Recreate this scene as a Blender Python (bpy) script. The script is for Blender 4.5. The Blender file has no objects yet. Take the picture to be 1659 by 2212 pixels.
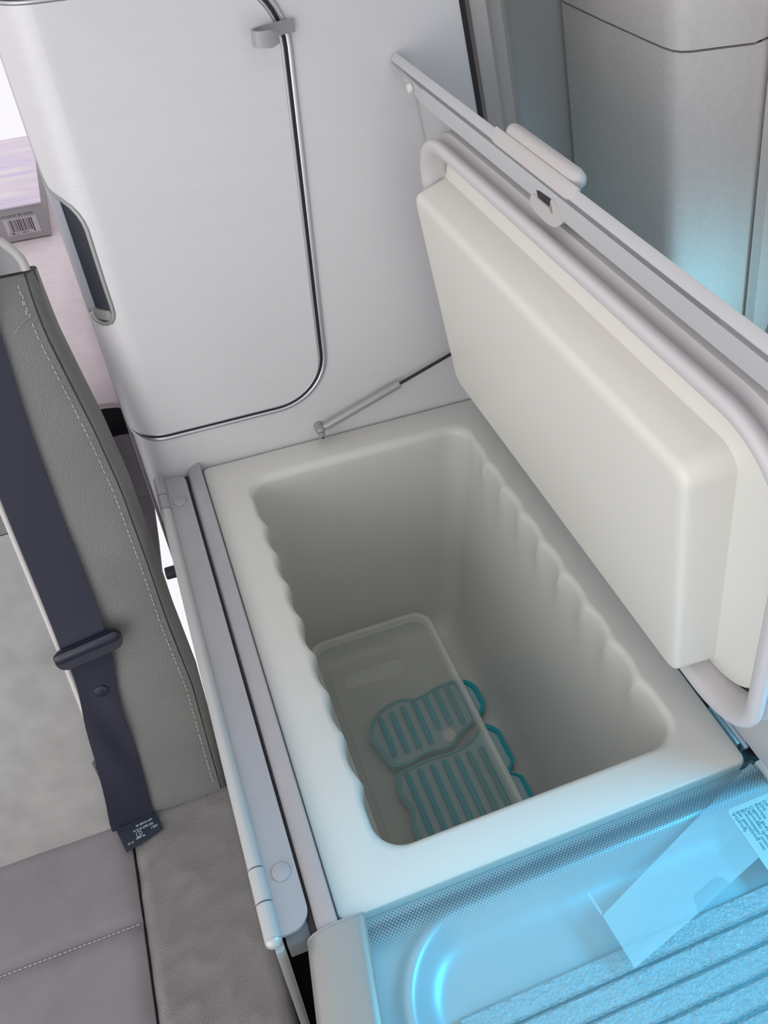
import bpy, bmesh, math, random
from mathutils import Vector, Matrix, noise
random.seed(7)
scene = bpy.context.scene
COL = scene.collection
V = Vector

# ------------------------------------------------------------------ camera
cam_d = bpy.data.cameras.new('camera')
cam = bpy.data.objects.new('camera', cam_d); COL.objects.link(cam)
CAM = V((-0.01346, -0.8633, 0.71636))
CR = ((0.93924, -0.340595, -0.042697), (-0.269056, -0.65324, -0.707733), (0.213159, 0.67622, -0.705188))
M = Matrix(((CR[0][0], -CR[1][0], -CR[2][0], CAM[0]), (CR[0][1], -CR[1][1], -CR[2][1], CAM[1]),
            (CR[0][2], -CR[1][2], -CR[2][2], CAM[2]), (0, 0, 0, 1)))
cam.matrix_world = M
cam_d.sensor_fit = 'VERTICAL'; cam_d.sensor_height = 36.0; cam_d.lens = 36.0 * 1730.4 / 2212.0
cam_d.clip_start = 0.01
scene.camera = cam

# ------------------------------------------------------------------ world, lights, exposure
world = bpy.data.worlds.new('daylight'); scene.world = world; world.use_nodes = True
bg = world.node_tree.nodes['Background']
bg.inputs['Color'].default_value = (0.98, 0.96, 1.0, 1); bg.inputs['Strength'].default_value = 1.02

def area(name, loc, target, sx, sy, power, color, spread=180):
    d = bpy.data.lights.new(name, 'AREA'); d.shape = 'RECTANGLE'; d.size = sx; d.size_y = sy
    d.energy = power; d.color = color; d.spread = math.radians(spread)
    o = bpy.data.objects.new(name, d); COL.objects.link(o); o.location = loc
    o.rotation_euler = (V(target) - V(loc)).to_track_quat('-Z', 'Y').to_euler()
    return o
# daylight through the blue tinted side window beside the hob
area('window_daylight', (0.72, -0.86, 0.58), (0.10, -0.64, 0.0), 0.40, 0.26, 2.1, (0.06, 0.62, 1.0), 90)
area('pillar_blue_fill', (0.74, -0.45, 0.08), (0.67, -0.06, 0.08), 0.10, 0.14, 0.17, (0.22, 0.76, 1.0), 60)  # second lamp, added to turn the pillar blue
# daylight through the open sliding door
area('door_daylight', (-1.25, -1.35, 0.35), (0.30, -0.20, 0.25), 1.3, 1.5, 12.5, (1.0, 0.97, 0.955))

vs = scene.view_settings
vs.view_transform = 'Standard'; vs.look = 'None'; vs.gamma = 1.0; vs.exposure = -0.06; vs.use_curve_mapping = False

# ------------------------------------------------------------------ materials
MATS = {}
def mat(name, col, rough=0.5, metal=0.0, bump=None, var=None, spec=0.5, coat=0.0, aniso=None):
    """bump=(kind, scale, strength[, stretch]); var=(scale, amount)"""
    m = bpy.data.materials.new(name); m.use_nodes = True
    nt = m.node_tree; p = nt.nodes['Principled BSDF']
    p.inputs['Base Color'].default_value = (*col, 1); p.inputs['Roughness'].default_value = rough
    p.inputs['Metallic'].default_value = metal; p.inputs['Specular IOR Level'].default_value = spec
    if coat: p.inputs['Coat Weight'].default_value = coat; p.inputs['Coat Roughness'].default_value = 0.15
    tc = nt.nodes.new('ShaderNodeTexCoord')
    def mapped(stretch):
        mp = nt.nodes.new('ShaderNodeMapping'); mp.inputs['Scale'].default_value = stretch
        nt.links.new(tc.outputs['Object'], mp.inputs['Vector']); return mp.outputs['Vector']
    if var:
        n = nt.nodes.new('ShaderNodeTexNoise'); n.inputs['Scale'].default_value = var[0]; n.inputs['Detail'].default_value = 6
        nt.links.new(mapped(var[2] if len(var) > 2 else (1, 1, 1)), n.inputs['Vector'])
        r = nt.nodes.new('ShaderNodeMapRange'); r.inputs['From Min'].default_value = 0.3; r.inputs['From Max'].default_value = 0.7
        r.inputs['To Min'].default_value = 1 - var[1]; r.inputs['To Max'].default_value = 1 + var[1]
        nt.links.new(n.outputs['Fac'], r.inputs['Value'])
        mx = nt.nodes.new('ShaderNodeVectorMath'); mx.operation = 'SCALE'; mx.inputs[0].default_value = col
        nt.links.new(r.outputs['Result'], mx.inputs['Scale']); nt.links.new(mx.outputs['Vector'], p.inputs['Base Color'])
    if bump:
        kind, sc, st = bump[:3]; stretch = bump[3] if len(bump) > 3 else (1, 1, 1)
        vec = mapped(stretch)
        if kind == 'noise':
            t = nt.nodes.new('ShaderNodeTexNoise'); t.inputs['Scale'].default_value = sc; t.inputs['Detail'].default_value = 4; out = t.outputs['Fac']
        elif kind == 'voronoi':
            t = nt.nodes.new('ShaderNodeTexVoronoi'); t.inputs['Scale'].default_value = sc; out = t.outputs['Distance']
        else:
            t = nt.nodes.new('ShaderNodeTexWave'); t.inputs['Scale'].default_value = sc; t.inputs['Distortion'].default_value = 0.4; out = t.outputs['Fac']
        nt.links.new(vec, t.inputs['Vector'])
        b = nt.nodes.new('ShaderNodeBump'); b.inputs['Strength'].default_value = st; b.inputs['Distance'].default_value = 0.001
        nt.links.new(out, b.inputs['Height']); nt.links.new(b.outputs['Normal'], p.inputs['Normal'])
    MATS[name] = m
    return m

def clear_mat(name, tint, fog, fogcol, gloss_rough=0.05, ior=1.45):
    """see-through sheet: tinted transparency, a little milky diffuse, mirror reflection by Fresnel"""
    m = bpy.data.materials.new(name); m.use_nodes = True; nt = m.node_tree; nt.nodes.clear()
    out = nt.nodes.new('ShaderNodeOutputMaterial'); t = nt.nodes.new('ShaderNodeBsdfTransparent'); t.inputs['Color'].default_value = (*tint, 1)
    d = nt.nodes.new('ShaderNodeBsdfDiffuse'); d.inputs['Color'].default_value = (*fogcol, 1)
    g = nt.nodes.new('ShaderNodeBsdfGlossy'); g.inputs['Roughness'].default_value = gloss_rough
    a = nt.nodes.new('ShaderNodeMixShader'); a.inputs['Fac'].default_value = fog
    b = nt.nodes.new('ShaderNodeMixShader'); f = nt.nodes.new('ShaderNodeFresnel'); f.inputs['IOR'].default_value = ior
    nt.links.new(t.outputs[0], a.inputs[1]); nt.links.new(d.outputs[0], a.inputs[2])
    geo = nt.nodes.new('ShaderNodeNewGeometry'); inv = nt.nodes.new('ShaderNodeMath'); inv.operation = 'SUBTRACT'; inv.inputs[0].default_value = 1
    nt.links.new(geo.outputs['Backfacing'], inv.inputs[1]); mu = nt.nodes.new('ShaderNodeMath'); mu.operation = 'MULTIPLY'
    nt.links.new(f.outputs[0], mu.inputs[0]); nt.links.new(inv.outputs[0], mu.inputs[1])
    nt.links.new(mu.outputs[0], b.inputs['Fac']); nt.links.new(a.outputs[0], b.inputs[1]); nt.links.new(g.outputs[0], b.inputs[2])
    nt.links.new(b.outputs[0], out.inputs['Surface']); MATS[name] = m
    return m, nt, a

laminate = mat('brushed_laminate', (0.655, 0.65, 0.66), 0.44, 0.15, ('noise', 60, 0.16, (1, 1, 14)), (9, 0.01, (1, 1, 12)))
chrome = mat('satin_chrome', (0.55, 0.55, 0.58), 0.34, 0.75)
alu = mat('satin_aluminium', (0.33, 0.34, 0.325), 0.36, 0.45)
grey_coat = mat('grey_lacquer', (0.35, 0.345, 0.36), 0.42, 0.1, ('noise', 900, 0.05), (30, 0.03))
grey_dark = mat('grey_plastic', (0.30, 0.30, 0.30), 0.45)
pale_metal = mat('pale_lacquer', (0.46, 0.465, 0.455), 0.36, 0.2)
black = mat('black_rubber_and_shade', (0.012, 0.013, 0.018), 0.5)
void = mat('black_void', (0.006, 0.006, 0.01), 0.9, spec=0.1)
hollow = mat('handle_hollow', (0.022, 0.026, 0.036), 0.5)
inlay = mat('handle_inlay', (0.34, 0.37, 0.41), 0.4, 0.2)
bin_plastic = mat('cooler_plastic', (0.60, 0.605, 0.57), 0.36, 0, ('noise', 500, 0.05))
cream = mat('cream_plastic', (0.72, 0.705, 0.645), 0.38, 0, ('noise', 400, 0.03))
gasket = mat('soft_grey_gasket', (0.58, 0.56, 0.565), 0.45)
lid_metal = mat('lid_steel', (0.52, 0.53, 0.535), 0.38, 0.15)
handle_mat = mat('handle_plastic', (0.52, 0.49, 0.475), 0.42)
strut_mat = mat('strut_grey', (0.34, 0.34, 0.34), 0.4, 0.3)
leather = mat('grey_leather', (0.18, 0.182, 0.175), 0.42, 0, ('voronoi', 620, 0.55), (14, 0.06))
leather_warm = mat('seat_leather', (0.21, 0.20, 0.20), 0.40, 0, ('voronoi', 620, 0.5), (10, 0.07))
suede = mat('grey_suede', (0.35, 0.345, 0.335), 0.9, 0, ('noise', 700, 0.4), (26, 0.09), spec=0.2)
suede_seat = mat('seat_suede', (0.25, 0.235, 0.25), 0.9, 0, ('noise', 700, 0.35), (16, 0.08), spec=0.2)
piping = mat('pale_piping', (0.58, 0.57, 0.55), 0.7, 0, ('noise', 900, 0.3))
thread = mat('pale_thread', (0.50, 0.50, 0.48), 0.8)
webbing = mat('navy_webbing', (0.010, 0.0125, 0.030), 0.62, 0, ('wave', 900, 0.10, (0.2, 1, 1)))
tongue_mat = mat('navy_plastic', (0.012, 0.015, 0.03), 0.3)
label_mat = mat('woven_label', (0.012, 0.022, 0.04), 0.6)
print_white = mat('pale_print', (0.42, 0.48, 0.5), 0.7)
tag_mat = mat('grey_tag', (0.10, 0.105, 0.11), 0.7)
tag_print = mat('dark_print', (0.02, 0.022, 0.03), 0.7)
trim_mat = mat('beige_trim', (0.80, 0.745, 0.70), 0.75, 0, ('noise', 420, 0.35), (120, 0.03))
trim_dark = mat('shaded_recess_trim', (0.42, 0.42, 0.41), 0.8, 0, ('noise', 420, 0.3))  # recess shade put into a darker trim grey
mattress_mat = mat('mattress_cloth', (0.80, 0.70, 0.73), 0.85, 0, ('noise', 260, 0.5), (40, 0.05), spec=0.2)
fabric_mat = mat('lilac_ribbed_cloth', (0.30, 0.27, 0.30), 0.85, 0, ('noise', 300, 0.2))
card = mat('grey_card', (0.42, 0.415, 0.42), 0.6)
sticker = mat('barcode_label', (0.60, 0.56, 0.59), 0.6)
ink = mat('black_ink', (0.03, 0.03, 0.04), 0.6)
teal = mat('teal_plastic', (0.0, 0.36, 0.42), 0.35)
teal_pale = mat('pale_teal_plastic', (0.30, 0.52, 0.54), 0.4)
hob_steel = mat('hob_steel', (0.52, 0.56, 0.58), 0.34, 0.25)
white_steel = mat('pale_steel', (0.70, 0.72, 0.72), 0.3, 0.3)
carpet = mat('dark_carpet', (0.05, 0.05, 0.055), 0.95, 0, ('noise', 500, 0.6))
headliner = mat('grey_headliner', (0.42, 0.41, 0.41), 0.9)
rib_reflection = mat('ribbed_reflection', (0.44, 0.50, 0.52), 0.35, 0, ('voronoi', 380, 1.0))
film_print = mat('label_ink', (0.05, 0.20, 0.22), 0.7)

# printed lilac lid of the carton (flat print)
art = bpy.data.materials.new('pastel_print'); art.use_nodes = True
nt = art.node_tree; p = nt.nodes['Principled BSDF']; p.inputs['Roughness'].default_value = 0.5
tc = nt.nodes.new('ShaderNodeTexCoord'); mp = nt.nodes.new('ShaderNodeMapping'); mp.inputs['Scale'].default_value = (3, 26, 3)
ns = nt.nodes.new('ShaderNodeTexNoise'); ns.inputs['Scale'].default_value = 1.6; ns.inputs['Detail'].default_value = 3
cr = nt.nodes.new('ShaderNodeValToRGB'); e = cr.color_ramp.elements
e[0].position = 0.28; e[0].color = (0.50, 0.62, 0.88, 1); e[1].position = 0.44; e[1].color = (0.78, 0.68, 0.86, 1)
x = e.new(0.55); x.color = (0.86, 0.74, 0.84, 1); x = e.new(0.68); x.color = (0.88, 0.86, 0.88, 1)
nt.links.new(tc.outputs['Object'], mp.inputs['Vector']); nt.links.new(mp.outputs['Vector'], ns.inputs['Vector'])
nt.links.new(ns.outputs['Fac'], cr.inputs['Fac']); nt.links.new(cr.outputs['Color'], p.inputs['Base Color'])

tub_clear, _, _ = clear_mat('frosted_clear_plastic', (0.92, 0.93, 0.92), 0.15, (0.72, 0.74, 0.70), 0.25)
tub_rim, _, _ = clear_mat('frosted_rim_plastic', (0.92, 0.93, 0.92), 0.38, (0.80, 0.82, 0.78), 0.25)
film_clear, _, _ = clear_mat('clear_film', (0.92, 0.97, 0.98), 0.34, (0.85, 0.93, 0.95), 0.3)
label_clear, _, _ = clear_mat('label_film', (0.9, 0.96, 0.97), 0.55, (0.88, 0.97, 0.95), 0.3)
win_glass, _, _ = clear_mat('blue_window_glass', (0.30, 0.80, 1.0), 0.02, (0.5, 0.8, 1.0), 0.02)
# hob cover glass with a printed half-tone edge
glass, nt, mix = clear_mat('tinted_cover_glass', (0.86, 0.96, 0.985), 0.03, (0.4, 0.8, 0.9), 0.03, 1.35)
def mnode(op, a=None, b=None, c=None):
    n = nt.nodes.new('ShaderNodeMath'); n.operation = op
    for i, v in enumerate((a, b, c)):
        if v is None: continue
        if isinstance(v, (int, float)): n.inputs[i].default_value = v
        else: nt.links.new(v, n.inputs[i])
    return n.outputs[0]
tc = nt.nodes.new('ShaderNodeTexCoord'); sp = nt.nodes.new('ShaderNodeSeparateXYZ'); nt.links.new(tc.outputs['Object'], sp.inputs[0])
K = math.pi / 0.0017
ca = mnode('MULTIPLY', mnode('COSINE', mnode('MULTIPLY', sp.outputs['X'], K)), mnode('COSINE', mnode('MULTIPLY', sp.outputs['Y'], K)))
dist = mnode('SUBTRACT', -0.6235 + 0.8, sp.outputs['Y'])
fr = nt.nodes.new('ShaderNodeFloatCurve'); cv = fr.mapping.curves[0]
for i, (a, b_) in enumerate(((0, 0.0), (0.05, 0.0), (0.10, 0.10), (0.26, 0.42), (0.36, 0.60), (0.48, 0.46), (0.72, 0.10), (1.0, 0.0))):
    if i < 1: cv.points[0].location = (a, b_)
    elif i == 7: cv.points[-1].location = (a, b_)
    else: cv.points.new(a, b_)
fr.mapping.update(); nt.links.new(mnode('MULTIPLY', dist, 1 / 0.040), fr.inputs['Value'])
dots = mnode('GREATER_THAN', ca, mnode('SUBTRACT', 1.0, mnode('MULTIPLY', fr.outputs[0], 2.0)))
dots = mnode('MULTIPLY', dots, mnode('GREATER_THAN', fr.outputs[0], 0.02))
dots = mnode('MULTIPLY', dots, mnode('GREATER_THAN', sp.outputs['Z'], 0.9025))   # printed on the upper face only
frit = nt.nodes.new('ShaderNodeBsdfDiffuse'); frit.inputs['Color'].default_value = (0.07, 0.13, 0.17, 1)
mm = nt.nodes.new('ShaderNodeMixShader'); nt.links.new(dots, mm.inputs['Fac'])
for l in list(nt.links):
    if l.from_node == mix and l.to_node.type == 'MIX_SHADER': tgt = l.to_socket; nt.links.remove(l); break
nt.links.new(mix.outputs[0], mm.inputs[1]); nt.links.new(frit.outputs[0], mm.inputs[2]); nt.links.new(mm.outputs[0], tgt)

# ------------------------------------------------------------------ builders
def tag(o, label=None, cat=None, group=None, kind=None):
    if label: o['label'] = label
    if cat: o['category'] = cat
    if group: o['group'] = group
    if kind: o['kind'] = kind
    return o
def thing(name, label, cat, loc, group=None):
    o = bpy.data.objects.new(name, None); COL.objects.link(o); o.location = loc; o.empty_display_size = 0.05
    return tag(o, label, cat, group)
def origin_of(parent):
    l = V((0, 0, 0))
    while parent: l = l + parent.location; parent = parent.parent
    return l
def mk(name, verts, faces, material, parent=None, smooth=True, mats=None):
    off = origin_of(parent)
    me = bpy.data.meshes.new(name); me.from_pydata([tuple(V(v) - off) for v in verts], [], faces); me.update()
    bm = bmesh.new(); bm.from_mesh(me); bmesh.ops.recalc_face_normals(bm, faces=bm.faces); bm.to_mesh(me); bm.free()
    return link(name, me, material, parent, smooth)
def link(name, me, material, parent, smooth, angle=0.7):
    o = bpy.data.objects.new(name, me); COL.objects.link(o); o.parent = parent
    me.materials.append(material)
    if smooth:
        for f in me.polygons: f.use_smooth = True
        me.set_sharp_from_angle(angle=angle)
    return o
def bmobj(name, bm, material, parent=None, smooth=True, angle=0.7):
    off = origin_of(parent)
    bmesh.ops.recalc_face_normals(bm, faces=bm.faces)
    bmesh.ops.translate(bm, verts=bm.verts, vec=-off)
    me = bpy.data.meshes.new(name); bm.to_mesh(me); bm.free()
    return link(name, me, material, parent, smooth, angle)
def join_geo(parts):
    vs_, fs_ = [], []
    for v, f in parts:
        n = len(vs_); vs_ += list(v); fs_ += [tuple(i + n for i in q) for q in f]
    return vs_, fs_
def loft(rings, cap0=True, cap1=True, closed=True):
    n = len(rings[0]); v = [p for r in rings for p in r]; f = []
    m = n if closed else n - 1
    for i in range(len(rings) - 1):
        for j in range(m):
            k = (j + 1) % n
            f.append((i * n + j, i * n + k, (i + 1) * n + k, (i + 1) * n + j))
    if cap0: f.append(tuple(range(n)))
    if cap1: f.append(tuple((len(rings) - 1) * n + j for j in reversed(range(n))))
    return v, f
def rrect(a0, a1, b0, b1, r, seg=8):
    """rounded rectangle outline in a 2-D plane"""
    pts = []
    for cx, cy, s in ((a1 - r, b1 - r, 0), (a0 + r, b1 - r, 1), (a0 + r, b0 + r, 2), (a1 - r, b0 + r, 3)):
        for k in range(seg + 1):
            t = (s + k / seg) * math.pi / 2
            pts.append((cx + r * math.cos(t), cy + r * math.sin(t)))
    return pts
def box(x0, x1, y0, y1, z0, z1, bevel=0.0, seg=2):
    bm = bmesh.new()
    vv = [bm.verts.new(p) for p in ((x0, y0, z0), (x1, y0, z0), (x1, y1, z0), (x0, y1, z0), (x0, y0, z1), (x1, y0, z1), (x1, y1, z1), (x0, y1, z1))]
    for q in ((0, 3, 2, 1), (4, 5, 6, 7), (0, 1, 5, 4), (1, 2, 6, 5), (2, 3, 7, 6), (3, 0, 4, 7)): bm.faces.new([vv[i] for i in q])
    if bevel: bmesh.ops.bevel(bm, geom=list(bm.edges), offset=bevel, segments=seg, profile=0.5, affect='EDGES')
    return bm
def tube(path, r, n=12, caps=True):
    path = [V(p) for p in path]; rings = []; prev = None
    for i, p in enumerate(path):
        d = (path[min(i + 1, len(path) - 1)] - path[max(i - 1, 0)]).normalized()
        if prev is None: a = d.orthogonal().normalized()
        else: a = (prev - d * prev.dot(d)).normalized()
        prev = a; b = d.cross(a); rr = r[i] if isinstance(r, (list, tuple)) else r
        rings.append([p + (a * math.cos(t) + b * math.sin(t)) * rr for t in [2 * math.pi * k / n for k in range(n)]])
    return loft(rings, caps, caps)
def disc(c, nrm, r, h, n=28, round_=0.35):
    c = V(c); nrm = V(nrm).normalized(); a = nrm.orthogonal().normalized(); b = nrm.cross(a); rings = []
    for rr, hh in ((r, 0), (r, h * (1 - round_)), (r * 0.96, h * (1 - round_ * 0.3)), (r * 0.88, h)):
        rings.append([c + nrm * hh + (a * math.cos(t) + b * math.sin(t)) * rr for t in [2 * math.pi * k / n for k in range(n)]])
    return loft(rings)
def extrude(outline, f0, f1, name=None):
    """outline of 2-D points mapped by f0 (bottom) and f1 (top); concave outlines are triangulated"""
    bm = bmesh.new()
    a = [bm.verts.new(f0(*p)) for p in outline]; b = [bm.verts.new(f1(*p)) for p in outline]; n = len(outline)
    fa = bm.faces.new(a); fb = bm.faces.new(list(reversed(b)))
    for i in range(n): bm.faces.new((a[i], a[(i + 1) % n], b[(i + 1) % n], b[i]))
    bmesh.ops.triangulate(bm, faces=[fa, fb])
    return bm
def catmull(pts, n=8):
    out = []; P = [V(p) for p in pts]
    for i in range(len(P) - 1):
        p0 = P[max(i - 1, 0)]; p1 = P[i]; p2 = P[i + 1]; p3 = P[min(i + 2, len(P) - 1)]
        for k in range(n):
            t = k / n
            out.append(0.5 * ((2 * p1) + (p2 - p0) * t + (2 * p0 - 5 * p1 + 4 * p2 - p3) * t * t + (3 * p1 - p0 - 3 * p2 + p3) * t ** 3))
    out.append(P[-1]); return out
def text_mesh(name, body, size, fn, material, parent, bold=0.0, align='LEFT'):
    c = bpy.data.curves.new(name, 'FONT'); c.body = body; c.size = size; c.fill_mode = 'FRONT'; c.offset = bold; c.align_x = align
    c.resolution_u = 3
    o = bpy.data.objects.new(name, c); COL.objects.link(o)
    dg = bpy.context.evaluated_depsgraph_get()
    me = bpy.data.meshes.new_from_object(o.evaluated_get(dg)); bpy.data.objects.remove(o); bpy.data.curves.remove(c)
    off = origin_of(parent)
    for v in me.vertices: v.co = V(fn(v.co.x, v.co.y)) - off
    me.materials.clear()
    return link(name, me, material, parent, False)

# ================================================================== SETTING
tag(bmobj('floor', box(-1.6, 1.0, -2.4, 0.10, -0.93, -0.90), carpet, None, False), kind='structure')
tag(bmobj('ceiling', box(0.52, 1.0, -1.5, 0.62, 1.02, 1.05), headliner, None, False), kind='structure')


# right-hand side wall of the van: leaning trim profile in plan, swept upward (x leans in with height)
def lean(z): return -0.23 * (z - 0.45)
def sheet(plan, z0, z1, nz=8, thick=0.006):
    rings = []
    for k in range(nz + 1):
        z = z0 + (z1 - z0) * k / nz
        rings.append([V((x + lean(z), y, z)) for x, y in plan])
    return rings
plan = [(0.604, 0.200), (0.602, 0.190), (0.600, 0.100), (0.600, 0.0), (0.6005, -0.035), (0.603, -0.050), (0.609, -0.058), (0.620, -0.062), (0.66, -0.066), (0.694, -0.070)]
back = [(x + 0.05, y + 0.02) for x, y in reversed(plan)]
def pillar(z0, z1, grow=0.0):
    rings = []
    for k in range(9):
        z = z0 + (z1 - z0) * k / 8
        g = grow
        rings.append([V((x + lean(z) - g, y - g, z)) for x, y in plan] + [V((x + lean(z), y, z)) for x, y in back])
    return loft(rings)
tw = bpy.data.objects.new('wall_right', None); COL.objects.link(tw); tag(tw, kind='structure')
v, f = pillar(-0.15, 0.441); mk('trim_panel', v, f, trim_mat, tw)
v, f = pillar(0.444, 0.75, 0.0015); mk('upper_trim', v, f, trim_mat, tw)
# dark seal beside the pillar, then the next trim panel
def wallstrip(name, plan_, z0, z1, m_):
    bk_ = [(x + 0.03, y + 0.03) for x, y in reversed(plan_)]
    rings = []
    for k in range(7):
        z = z0 + (z1 - z0) * k / 6
        rings.append([V((x + lean(z), y, z)) for x, y in plan_ + bk_])
    v, f = loft(rings); return mk(name, v, f, m_, tw)
wallstrip('seal_channel', [(0.690, -0.030), (0.730, -0.030)], -0.15, 0.75, tongue_mat)
r_ = [(0.7135, -0.058, -0.15), (0.7135, -0.058, 0.75)]
v, f = tube([V((x + lean(z), y, z)) for x, y, z in ((0.706, -0.060, -0.15), (0.706, -0.060, 0.3), (0.706, -0.060, 0.75))], 0.004, 10); mk('rubber_seal', v, f, black, tw)
wallstrip('door_trim_panel', [(0.718, -0.068), (0.722, -0.082), (0.735, -0.088), (0.80, -0.100), (0.98, -0.12)], -0.15, 0.436, trim_mat)
wallstrip('door_upper_trim', [(0.717, -0.069), (0.721, -0.084), (0.734, -0.091), (0.80, -0.103), (0.98, -0.123)], 0.440, 0.75, trim_mat)
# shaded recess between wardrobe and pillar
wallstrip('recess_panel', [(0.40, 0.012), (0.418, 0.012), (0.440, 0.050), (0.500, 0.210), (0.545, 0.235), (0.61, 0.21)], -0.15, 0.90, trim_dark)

# outer skin of the van: side wall round the window, and the rear wall behind the wardrobe
sk = bpy.data.objects.new('wall_side', None); COL.objects.link(sk); tag(sk, kind='structure')
for b_ in ((0.83, 0.86, -0.65, 1.6, -0.93, 1.05), (0.83, 0.86, -2.2, -1.55, -0.93, 1.05), (0.83, 0.86, -1.55, -0.65, -0.93, 0.00), (0.83, 0.86, -1.55, -0.65, 0.40, 1.05)):
    bmobj('side_panel', box(*b_), headliner, sk, False)
tag(bmobj('wall_rear', box(0.0, 0.83, 0.60, 0.63, -0.93, 1.05), headliner, None, False), kind='structure')
# window in the side wall beyond the frame, whose blue pane colours the daylight
wn = bpy.data.objects.new('window_1', None); COL.objects.link(wn); tag(wn, kind='structure')
for nm, b_ in (('frame', (0.80, 0.83, -1.55, -0.65, 0.00, 0.04)), ('frame', (0.80, 0.83, -1.55, -0.65, 0.36, 0.40)), ('frame', (0.80, 0.83, -0.69, -0.65, 0.04, 0.36)), ('frame', (0.80, 0.83, -1.55, -1.51, 0.04, 0.36))):
    bmobj(nm, box(*b_, 0.004), grey_dark, wn)
bmobj('pane', box(0.812, 0.816, -1.51, -0.69, 0.04, 0.36), win_glass, wn, False)

# ================================================================== WARDROBE
XC, RR = -0.072, 0.045
S0 = XC + RR
def W(s, z, d=0.0):
    """point on the wardrobe front: s runs along the face and round its left corner, d stands proud"""
    if s >= S0: return V((s, -d, z))
    a = (S0 - s) / RR
    if a <= math.pi / 2: return V((S0 - (RR + d) * math.sin(a), RR - (RR + d) * math.cos(a), z))
    return V((XC - d, RR + (a - math.pi / 2) * RR, z))
SEND = S0 - RR * math.pi / 2
wr = thing('wardrobe', 'tall brushed silver-white wardrobe cabinet with a rounded left corner, behind the cool box', 'cabinet', (0.15, 0.05, -0.9))
slist = [SEND - 0.25, SEND - 0.05] + [SEND + (S0 - SEND) * k / 12 for k in range(13)] + [0.0, 0.08, 0.16, 0.24, 0.31]
rows = []
for z in (-0.9, -0.3, 0.0, 0.2, 0.4, 0.6, 1.0):
    row = [W(s, z) for s in slist] + [V((0.385 + lean(z), 0, z)), V((0.385 + lean(z), 0.012, z))]
    rows.append(row)
v, f = loft(rows, False, False, closed=False); mk('carcass', v, f, laminate, wr)
def doorline(off):
    """outline of the door (s, z), off = distance outward, running from left bottom to right top"""
    r = 0.062 + off; s1 = 0.181 + off; z0 = 0.072 - off; z1 = 0.551 + off
    pts = []
    for k in range(12): pts.append((SEND - 0.01 + (S0 + 0.02 - SEND) * k / 12, z0 + 0.014 * max(0, 1 - k / 7) ** 2))
    pts += [(0.0 + 0.02 * k, z0) for k in range(6)]
    for k in range(13):
        t = -math.pi / 2 + k / 12 * math.pi / 2; pts.append((s1 - r + r * math.cos(t), z0 + r + r * math.sin(t)))
    pts += [(s1, z0 + r + (z1 - z0 - 2 * r) * k / 8) for k in range(1, 8)]
    for k in range(13):
        t = k / 12 * math.pi / 2; pts.append((s1 - r + r * math.cos(t), z1 - r + r * math.sin(t)))
    pts += [(s1 - r - (s1 - r - S0) * k / 6, z1) for k in range(1, 7)]
    pts += [(S0 - (S0 - SEND + 0.01) * k / 10, z1) for k in range(1, 11)]
    return pts
def band(path0, path1, d0, d1, closed=False):
    """raised strip between two (s, z) outlines with a soft rounded cross-section"""
    prof = [(0.0, d0), (0.0, d1 * 0.7), (0.2, d1), (0.5, d1 * 1.08), (0.8, d1), (1.0, d1 * 0.7), (1.0, d0)]
    rings = []
    for (s0, z0), (s1, z1) in zip(path0, path1):
        rings.append([W(s0 + (s1 - s0) * t, z0 + (z1 - z0) * t, d) for t, d in prof])
    return loft(rings, True, True)
# door skin with the handle cut-out
RO = [(-0.0975, 0.408), (-0.0835, 0.391), (-0.080, 0.387), (-0.071, 0.384), (-0.062, 0.380), (-0.054, 0.374), (-0.0485, 0.366), (-0.0453, 0.357), (-0.0440, 0.348), (-0.0440, 0.322), (-0.0440, 0.290), (-0.0435, 0.258), (-0.0438, 0.250), (-0.0460, 0.242), (-0.0500, 0.236), (-0.0560, 0.2325), (-0.0640, 0.2305), (-0.0720, 0.2315), (-0.0775, 0.2350), (-0.0800, 0.2400)]
dl = doorline(0.0)
door_out = list(dl) + [(SEND - 0.01, 0.50), (SEND - 0.006, 0.43)] + RO + [(-0.0865, 0.2395), (-0.0945, 0.235), (SEND - 0.008, 0.22), (SEND - 0.01, 0.15)]
def door_mesh():
    # clip a fine grid to the outline so that the skin bends round the corner
    bm = bmesh.new()
    vs2 = [bm.verts.new((s, z, 0)) for s, z in door_out]
    face = bm.faces.new(vs2)
    cuts = [SEND + (S0 - SEND) * k / 10 for k in range(11)]
    for c in cuts:
        bmesh.ops.bisect_plane(bm, geom=list(bm.verts) + list(bm.edges) + list(bm.faces), plane_co=(c, 0, 0), plane_no=(1, 0, 0))
    bmesh.ops.triangulate(bm, faces=list(bm.faces))
    ext = bmesh.ops.extrude_face_region(bm, geom=list(bm.faces))
    top = {g for g in ext['geom'] if isinstance(g, bmesh.types.BMVert)}
    for q in bm.verts:
        q.co = W(q.co.x, q.co.y, 0.0034 if q in top else 0.0002)
    return bm
door = bmobj('door', door_mesh(), laminate, wr, True, 0.5)
v, f = band([p for p in doorline(0.0)], [p for p in doorline(0.0034)], 0.0, 0.0030); mk('door_edging', v, f, chrome, door)
v, f = band(doorline(0.0032), doorline(0.0074), 0.0002, 0.0007); mk('gap', v, f, black, door)
v, f = band(doorline(0.0070), doorline(0.0122), 0.0, 0.0030); mk('chrome_trim', v, f, chrome, wr)
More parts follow.
